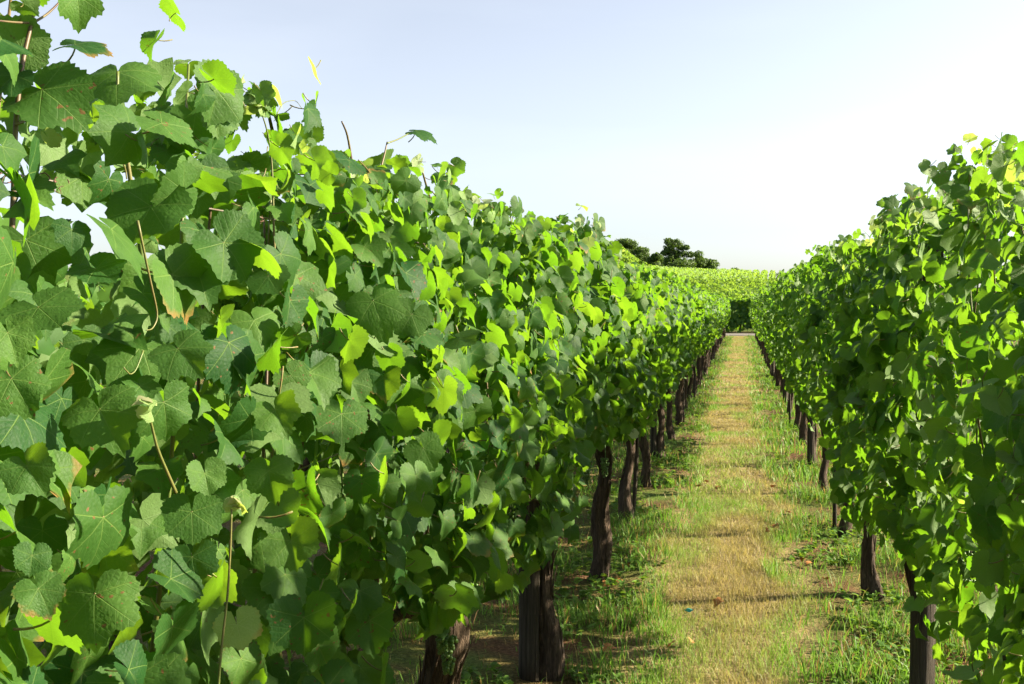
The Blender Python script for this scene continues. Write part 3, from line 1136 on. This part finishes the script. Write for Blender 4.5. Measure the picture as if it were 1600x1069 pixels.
for q, (row, y, L_) in enumerate([('left', 0.93, 0.10), ('left', 1.03, 0.07), ('left', 1.12, 0.05), ('left', 1.5, 0.10), ('right', 3.35, 0.14), ('right', 3.6, 0.10), ('right', 4.5, 0.10)]):
    V, T = join([tendril_coil(rsp, 70, L_, 0.007, 0.0011), tendril_coil(rsp, 50, L_ * 0.7, 0.010, 0.0008), tendril_coil(rsp, 24, L_ * 0.4, 0.018, 0.0006)])
    t_ = ((y - 4.1) / (4 * VL)) % 1.0
    o = link('dried_tendril', np_mesh('dried_tendril', V, T, [M_TENDRIL]), loc=(ROW_X[row] + 0.012 * math.sin(y * 0.9), y, 1.77 - 0.025 * math.sin(t_ * math.pi) ** 2))
    tag(o, 'dry reddish tendrils coiled round the top wire of the %s row' % row, 'tendril', 'dried tendrils on the %s row wire' % row)


# ------------------------------------------------------------------ shoots that the photograph singles out (parts of their vines)
def vine_root(row, k):
    for o in bpy.data.objects:
        if o.name.startswith('grape_vine') and o.get('label') == vine_label(row, k):
            return o


VR = {('left', k): vine_root('left', k) for k in (0, 1, 2)}
VR.update({('right', k): vine_root('right', k) for k in (1, 2)})


def px_shoot(key, pts, x, r0, r1, mat, name='shoot'):
    root = VR[key]
    P = np.array([on_x(a_, b_, x) for a_, b_ in pts]) - np.array(root.location)
    r0, r1 = (r0 * 0.5, r1 * 0.5) if x > -0.6 else (r0 * 0.8, r1 * 0.65)
    t = np.linspace(0, 1, len(P))
    tt = np.linspace(0, 1, 4 * len(P))
    Q = np.stack([np.interp(tt, t, P[:, q]) for q in range(3)], 1)
    ker = np.array([1, 2, 3, 2, 1]) / 9.0
    for q in range(3):
        Q[:, q] = np.convolve(np.pad(Q[:, q], 2, mode='edge'), ker, 'valid')
    Q[0], Q[-1] = P[0], P[-1]
    V, T = tube(Q, np.linspace(r0, r1, len(Q)), 6)
    return link(name, np_mesh(name, V, T, [mat]), root)


def bud_tip(key, px, py, x, n=7, s=0.014, seed=0):
    root = VR[key]
    rr = np.random.default_rng(seed)
    c = np.array(on_x(px, py, x)) - np.array(root.location)
    for q in range(n):
        d = rr.normal(0, 1, 3)
        d /= np.linalg.norm(d)
        m = frames(d[None] + np.array([[0, 0, 0.4]]), rr.normal(0, 1, (1, 3)))[0]
        link('young_leaf', ME_YOUNG[q % 6] if q % 3 else ME_BUD[q % 4], root, mat=mat4(m, s * rr.uniform(0.7, 1.7), c + d * s * 0.7))


L1, L2, L3 = ('left', 0), ('left', 1), ('left', 2)
px_shoot(L1, [(14, 470), (22, 290), (24, 190), (36, 90), (50, 35), (58, -20)], -0.72, 0.0040, 0.0030, M_CANE)
px_shoot(L1, [(48, 38), (75, 22), (102, -6)], -0.72, 0.0018, 0.0014, M_CANE, 'petiole')
px_shoot(L1, [(48, 36), (22, 35), (-6, 32)], -0.72, 0.0018, 0.0014, M_CANE, 'petiole')
px_shoot(L1, [(24, 195), (48, 185), (60, 152), (65, 140)], -0.715, 0.0020, 0.0014, M_CANE, 'petiole')
px_shoot(L1, [(232, 480), (222, 400), (205, 290), (196, 230), (183, 166), (184, 112)], -0.69, 0.0046, 0.0028, M_STEM)
px_shoot(L1, [(172, 175), (168, 200), (180, 230), (196, 262), (198, 280)], -0.68, 0.0018, 0.0012, M_STEM, 'tendril')
px_shoot(L1, [(215, 345), (235, 440), (248, 495), (238, 515), (228, 516)], -0.55, 0.0028, 0.0010, M_STEM, 'tendril')
px_shoot(L1, [(224, 548), (212, 580), (203, 586), (193, 574)], -0.53, 0.0017, 0.0010, M_STEM, 'tendril')
px_shoot(L1, [(340, 1090), (345, 1020), (356, 930), (360, 860), (362, 795)], -0.47, 0.0030, 0.0020, M_STEM)
bud_tip(L1, 366, 792, -0.47, 4, 0.008, 1)
px_shoot(L1, [(275, 770), (262, 740), (245, 700), (235, 655), (228, 640)], -0.48, 0.0034, 0.0018, M_STEM)
bud_tip(L1, 226, 638, -0.48, 4, 0.008, 2)
px_shoot(L1, [(430, 420), (427, 330), (425, 250), (417, 200), (404, 165)], -0.66, 0.0026, 0.0014, M_STEM)
bud_tip(L1, 403, 158, -0.66, 9, 0.014, 3)
px_shoot(L1, [(432, 180), (442, 160), (462, 156), (472, 170)], -0.68, 0.0009, 0.0006, M_STEM, 'tendril')
px_shoot(L1, [(398, 150), (380, 136), (358, 132)], -0.68, 0.0009, 0.0006, M_STEM, 'tendril')
px_shoot(L1, [(428, 215), (420, 180), (415, 160)], -0.72, 0.0040, 0.0036, M_CANE)
px_shoot(L2, [(556, 330), (551, 260), (543, 210), (534, 190)], -0.74, 0.0040, 0.0026, M_CANE)
px_shoot(L2, [(580, 345), (590, 280), (600, 245), (605, 222)], -0.72, 0.0040, 0.0024, M_CANE)
px_shoot(L2, [(588, 285), (572, 262), (560, 250)], -0.72, 0.0024, 0.0018, M_CANE, 'petiole')
px_shoot(L2, [(605, 224), (622, 218), (640, 208), (650, 205)], -0.71, 0.0022, 0.0016, M_STEM, 'petiole')
px_shoot(L2, [(672, 310), (666, 290), (660, 268)], -0.76, 0.0040, 0.0036, M_CANE)
px_shoot(L3, [(846, 440), (840, 390), (836, 350)], -0.76, 0.0060, 0.0050, M_CANE)
px_shoot(L3, [(866, 400), (870, 370), (874, 352)], -0.76, 0.0040, 0.0030, M_STEM)

# ------------------------------------------------------------------ grass (uncountable: one mesh per sort)
def blades(name, x, y, h, w, col, lean, rs, label):
    n = len(x)
    z = height(x, y)
    ang = rs.uniform(0, 2 * math.pi, n)
    la = rs.uniform(0, 2 * math.pi, n)
    dx, dy = np.cos(ang) * w, np.sin(ang) * w
    lx, ly = np.cos(la) * lean * h, np.sin(la) * lean * h
    V = np.empty((n, 5, 3), np.float32)
    V[:, 0] = np.stack([x - dx, y - dy, z - 0.004], 1)
    V[:, 1] = np.stack([x + dx, y + dy, z - 0.004], 1)
    V[:, 2] = np.stack([x - dx * 0.75 + lx * 0.35, y - dy * 0.75 + ly * 0.35, z + h * 0.6], 1)
    V[:, 3] = np.stack([x + dx * 0.75 + lx * 0.35, y + dy * 0.75 + ly * 0.35, z + h * 0.6], 1)
    V[:, 4] = np.stack([x + lx, y + ly, z + h * np.sqrt(np.clip(1.1 - 0.5 * lean ** 2, 0.2, 1))], 1)
    base = np.arange(n)[:, None, None] * 5
    T = (np.array([[0, 1, 3], [0, 3, 2], [2, 3, 4]])[None] + base).reshape(-1, 3)
    c = np.repeat(col[:, None, :], 5, 1)
    me = np_mesh(name, V.reshape(-1, 3), T, [M_GRASS], col=c.reshape(-1, 3))
    return tag(link(name, me), label, 'grass', kind='stuff')


rsg = np.random.default_rng(77)
STRAW = np.array([0.32, 0.245, 0.105])
STRAW2 = np.array([0.20, 0.185, 0.075])
GREEN = np.array([0.075, 0.175, 0.022])
GREEN2 = np.array([0.14, 0.25, 0.035])
DARKG = np.array([0.055, 0.115, 0.020])
BROWN = np.array([0.19, 0.095, 0.04])


def mixc(a_, b_, f):
    return a_ * (1 - f[:, None]) + b_ * f[:, None]


def scatter(x0, x1, y0, y1, dens):
    n = int((x1 - x0) * (y1 - y0) * dens)
    return rsg.uniform(x0, x1, n), rsg.uniform(y0, y1, n)


def strip_edge(x, y):
    return np.abs(x + 0.07) + 0.30 * (vnoise(y * 1.8 + 9, x * 2.0, 12) - 0.5)


pos_s, pos_t = [], []
for (y0, y1, ds, dt, wf) in [(2.4, 8.5, 7500, 3000, 1.0), (8.5, 18, 2300, 1100, 1.9), (18, 51.5, 560, 400, 3.6)]:
    # mown strip
    x, y = scatter(-0.62, 0.50, y0, y1, ds)
    e = strip_edge(x, y)
    k = e < 0.39 + rsg.uniform(-0.08, 0.08, len(x))
    x, y, e = x[k], y[k], e[k]
    patch = vnoise(x * 3.2, y * 2.0, 13)
    fine = rsg.random(len(x))
    g = np.clip(0.26 + 1.9 * (patch - 0.50) + 2.2 * np.clip(e - 0.20, 0, 1) + 0.5 * (fine - 0.5), 0, 1)
    col = mixc(mixc(np.tile(STRAW, (len(x), 1)), STRAW2, rsg.random(len(x))), GREEN2, g)
    h = rsg.uniform(0.014, 0.05, len(x)) * (0.5 + 1.1 * vnoise(x * 9, y * 8, 17))
    pos_s.append((x, y, h, np.full(len(x), 0.0013) * wf * rsg.uniform(0.7, 1.3, len(x)), col))
    # taller growth under the vines and along the strip
    x, y = scatter(-2.0 if y0 < 18 else -1.7, 1.6, y0, y1, dt)
    e = strip_edge(x, y)
    c1 = vnoise(x * 2.6 + 4, y * 2.0, 14)
    c2 = vnoise(x * 7.0, y * 6.0, 15)
    cover = 0.15 + 1.9 * (c1 - 0.36) + 0.9 * (c2 - 0.5)
    k = (e > 0.29) & (rsg.random(len(x)) < np.clip(cover, 0.06, 1))
    x, y, c1, c2 = x[k], y[k], c1[k], c2[k]
    f = rsg.random(len(x))
    col = mixc(np.tile(GREEN, (len(x), 1)), GREEN2, f)
    col = np.where((rsg.random(len(x)) < 0.16 + 0.5 * np.clip(0.45 - c1, 0, 1))[:, None], mixc(np.tile(STRAW, (len(x), 1)), BROWN, rsg.random(len(x))), col)
    right = (x > 0.4)
    h = rsg.uniform(0.02, 0.06, len(x)) * (0.6 + 1.1 * c1) + np.where(c2 > 0.66, rsg.uniform(0, 0.09, len(x)), 0) + np.where(right, rsg.uniform(0, 0.035, len(x)), 0)
    pos_t.append((x, y, h, np.full(len(x), 0.0021) * wf ** 0.9 * rsg.uniform(0.7, 1.5, len(x)), col))
cat_ = lambda L_, q: np.concatenate([t[q] for t in L_])
blades('mown_grass', cat_(pos_s, 0), cat_(pos_s, 1), cat_(pos_s, 2), cat_(pos_s, 3), cat_(pos_s, 4), rsg.uniform(0.2, 1.1, len(cat_(pos_s, 0))), rsg,
       'short dry mown grass of the strip between the rows')
blades('tall_grass', cat_(pos_t, 0), cat_(pos_t, 1), cat_(pos_t, 2), cat_(pos_t, 3), cat_(pos_t, 4), rsg.uniform(0.15, 0.95, len(cat_(pos_t, 0))), rsg,
       'green uncut grass growing under the vines')

# low broad-leaved weeds under the vines
wp_, wr_, ws_ = [], [], []
for q in range(3800):
    sidex = rsg.choice([-1, 1])
    x = -0.80 + rsg.normal(0, 0.24) if sidex < 0 else 0.66 + rsg.normal(0, 0.2)
    y = 2.6 + 26 * rsg.random() ** 1.7
    if vnoise([x * 2.6 + 4], [y * 2.0], 16)[0] < 0.40 or -0.45 < x < 0.30:
        continue
    for r_ in range(rsg.integers(4, 9)):
        a_ = rsg.uniform(0, 6.28)
        d = np.array([math.cos(a_), math.sin(a_), 0])
        wp_.append(np.array([x, y, rsg.uniform(0.01, 0.05)]) + d * 0.01)
        wr_.append(frames((d * -0.5 + np.array([0, 0, 1.0]))[None], (d + np.array([0, 0, rsg.uniform(0.1, 0.9)]))[None])[0])
        ws_.append(rsg.uniform(0.014, 0.042))
wr_ = np.array(wr_)
wr_[:, :, 0] *= 0.45      # narrow blades
me = leaf_cloud('weeds', np.array(wp_), wr_, np.array(ws_), LEAF_LO, M_WEED, rsg)
tag(link('weeds', me), 'low broad-leaved weeds between the trunks', 'weeds', kind='stuff')

# ------------------------------------------------------------------ fallen leaves and a scrap on the strip
FALL = [(1105, 752), (1122, 762), (1090, 758), (1212, 820), (1200, 828), (1125, 940), (1258, 873), (1268, 880), (1080, 1000), (1048, 1005), (968, 905), (945, 912), (1235, 800), (1205, 760), (955, 1010), (985, 880), (1290, 905), (1060, 705)]
for q, (px, py) in enumerate(FALL):
    d = ray(px, py)
    p = CAM_LOC + d * ((0.03 - CAM_H) / d.z)
    m = frames(np.array([[rsg.normal(0, 0.5), rsg.normal(0, 0.5), 1]]), rsg.normal(0, 1, (1, 3)))[0]
    me = ME_MH[q % len(ME_MH)].copy()
    me.materials.clear()
    me.materials.append(M_DRY)
    o = link('fallen_leaf', me, mat=mat4(m, rsg.uniform(0.022, 0.042), (p.x, p.y, 0.032)))
    tag(o, 'curled dry brown vine leaf lying in the grass between the rows', 'fallen leaf', 'fallen leaves on the grass strip')
d = ray(1076, 957)
p = CAM_LOC + d * ((0.02 - CAM_H) / d.z)
gxx, gyy = np.meshgrid(np.linspace(-1, 1, 6), np.linspace(-1, 1, 5))
V = np.stack([gxx.ravel() * 0.022, gyy.ravel() * 0.014, 0.02 + 0.008 * np.sin(gxx.ravel() * 3 + gyy.ravel() * 2)], 1)
T = []
for j in range(4):
    for i in range(5):
        a_ = j * 6 + i
        T += [(a_, a_ + 1, a_ + 7), (a_, a_ + 7, a_ + 6)]
tag(link('litter_scrap', np_mesh('litter_scrap', V, np.array(T), [M_TEAL]), loc=(p.x, p.y, 0.012)), 'small crumpled teal scrap lying on the dry grass strip', 'litter')


# ------------------------------------------------------------------ beyond the road
def hedge_row(rs, p0, p1, dens, h, w, size, zlow=0.25):
    """leaf cards of a vine row that follows the terrain from p0 to p1"""
    p0, p1 = np.array(p0, float), np.array(p1, float)
    L_ = np.linalg.norm(p1 - p0)
    d = (p1 - p0) / L_
    nrm2 = np.array([-d[1], d[0]])
    n = int(L_ * dens)
    t = rs.random(n) * L_
    hh = h * (0.92 + 0.20 * vnoise(t * 1.1, t * 0 + p0[0], 22))
    z = zlow + (hh - zlow) * rs.random(n) ** 0.7
    off = rs.choice([-1, 1], n) * w * rs.uniform(0.5, 1.1, n)
    x = p0[0] + d[0] * t + nrm2[0] * off
    y = p0[1] + d[1] * t + nrm2[1] * off
    nrm = np.stack([np.sign(off) * nrm2[0], np.sign(off) * nrm2[1], np.zeros(n)], 1) + rs.normal(0, 0.5, (n, 3)) + np.array([0, 0, 0.45])
    tip = rs.normal(0, 0.5, (n, 3)) + np.array([0, 0, -0.8])
    return np.stack([x, y, height(x, y) + z], 1), frames(nrm, tip), rs.uniform(size * 0.7, size * 1.3, n)


rsh = np.random.default_rng(55)
# the row that faces the road
p, r_, s = hedge_row(rsh, (-16, 58.4), (14, 58.4), 520, 2.05, 0.55, 0.13, 0.05)
root = empty('vine_row', (-1, 58.4, 0))
o = link('foliage', leaf_cloud('foliage', p - np.array([-1, 58.4, 0]), r_, s, LEAF_LO, M_LEAF_FAR, rsh), root)
o['kind'] = 'stuff'
for q in range(20):
    link('trunk', FAR_TRUNK[q % 5], root, loc=(-14 + q * 1.5, 0, 0))
tag(root, 'dark shaded vine row facing the road at the end of the grass strip', 'vine row')

# the vineyard on the slope: rows across the slope, too far to tell apart
ps, rr_, ss = [], [], []
y = 60.6
while y < 112:
    f = (y - 60) / 108
    half = 9 + 0.16 * (y - 60)
    p, r_, s = hedge_row(rsh, (-half - 6, y), (half, y), 90 - 30 * f, 1.85, 0.32, 0.12 + 0.06 * f, 0.6)
    ps.append(p)
    rr_.append(r_)
    ss.append(s)
    y += 2.1 + 0.6 * f
for q in range(46):                     # higher up the rows run with the slope
    x = -30 + q * 1.25
    p, r_, s = hedge_row(rsh, (x * 0.86, 113), (x + 1.5, 170), 30, 1.9, 0.25, 0.18, 0.35)
    ps.append(p)
    rr_.append(r_)
    ss.append(s)
me = leaf_cloud('hillside_vines', np.concatenate(ps), np.concatenate(rr_), np.concatenate(ss), LEAF_XLO, M_HILL, rsh)
tag(link('hillside_vines', me), 'bright green vineyard covering the slope beyond the road', 'vineyard', kind='stuff')

# rows running down the hill to the left of the trees
for q in range(9):
    x1 = -15.0 - q * 4.2
    p0 = (x1, 188)
    p1 = (x1 - 19 - q * 0.4, 238)
    p, r_, s = hedge_row(rsh, p0, p1, 40, 1.8, 0.35, 0.26, 0.2)
    c = np.array([p0[0], p0[1], float(height(*p0))])
    o = link('vine_row', leaf_cloud('vine_row', p - c, r_, s, LEAF_XLO, M_HILL, rsh), loc=c)
    tag(o, 'far vine row running down the hill, %s to the left of the trees' % ORD[q], 'vine row', 'vine rows on the hill')


# trees on the skyline
def tree(name, x, y, h, w, lobes, label, seed, group, squat=0.25):
    rs = np.random.default_rng(seed)
    z0 = float(height(x, y))
    root = empty(name, (x, y, z0))
    P = cane_path(rs, (0, 0, -0.3), (rs.normal(0, 0.2), 0, h * 0.75), 8, 0.12)
    parts = [tube(P, np.linspace(0.03 * h, 0.008 * h, 8), 8)]
    ps_, ns_ = [], []
    for q in range(lobes):
        a_ = rs.uniform(0, 6.28)
        f = rs.random()
        c = np.array([math.cos(a_) * w * 0.5 * rs.uniform(0.2, 0.85), math.sin(a_) * w * 0.5 * rs.uniform(0.2, 0.85), h * (squat + (0.92 - squat) * f)])
        c[:2] *= (1.15 - 0.55 * f)
        parts.append(tube(cane_path(rs, P[3 + int(f * 3)], c, 5, 0.1), np.linspace(0.010 * h, 0.003 * h, 5), 5))
        rad = w * rs.uniform(0.15, 0.25)
        n = 260
        d = rs.normal(0, 1, (n, 3))
        d /= np.linalg.norm(d, axis=1)[:, None]
        rr2 = rad * rs.uniform(0.55, 1.1, n)[:, None]
        ps_.append(c + d * rr2 * np.array([1, 1, 0.75]))
        ns_.append(d + rs.normal(0, 0.5, (n, 3)))
    V, T = join(parts)
    link('trunk', np_mesh('trunk', V, T, [M_TREEBARK]), root)
    p = np.concatenate(ps_)
    nn = np.concatenate(ns_)
    me = leaf_cloud('crown', p, frames(nn, rs.normal(0, 1, nn.shape)), rs.uniform(0.14, 0.27, len(p)), LEAF_XLO, M_TREE, rs)
    link('crown', me, root)
    tag(root, label, 'tree', group)


GT = 'trees on the skyline'
tree('broadleaf_tree', -12.9, 196, 8.2, 4.8, 22, 'tallest dark tree on the skyline, forked at its top', 1, GT, 0.3)
tree('broadleaf_tree', -10.7, 197, 7.3, 4.4, 18, 'second dark tree pressed against the tallest one on its right', 2, GT, 0.25)
tree('broadleaf_tree', -8.3, 196, 5.9, 4.6, 18, 'rounded lower tree in the middle of the skyline clump', 3, GT, 0.15)
tree('broadleaf_tree', -5.6, 197, 4.7, 4.6, 18, 'last sloping tree at the right end of the skyline clump', 4, GT, 0.12)
tree('bush', -11.2, 190, 3.9, 6.5, 16, 'low bush at the foot of the tallest skyline tree', 5, GT, 0.1)
tree('bush', -16.5, 200, 4.6, 4.0, 12, 'dark bush to the left of the tallest skyline tree', 6, GT, 0.1)
tree('bush', -1.2, 200, 3.2, 4.0, 10, 'small isolated bush on the crest right of the tree clump', 7, GT, 0.1)
for q, (x, y, h_, w_, lab) in enumerate(((-17.6, 214, 4.4, 5.5, 'dark bush on the hill just left of the skyline tree clump'), (-21.5, 222, 5.0, 6.0, 'broad dark bush higher on the hill behind the left row'), (-25.5, 226, 4.6, 6.0, 'dark bush on the hill crest, furthest left of the skyline bushes'))):
    tree('bush', x, y, h_ * 0.68, w_, 22, lab, 50 + q, GT, 0.05)
for q, x in enumerate((9.0, 13.5, 18.5)):
    tree('bush', x * 1.2, 255, 4.6, 9.0, 12, 'distant tree line showing over the crest before the right row', 20 + q, 'distant trees over the crest', 0.1)

scene.cycles.samples = 64
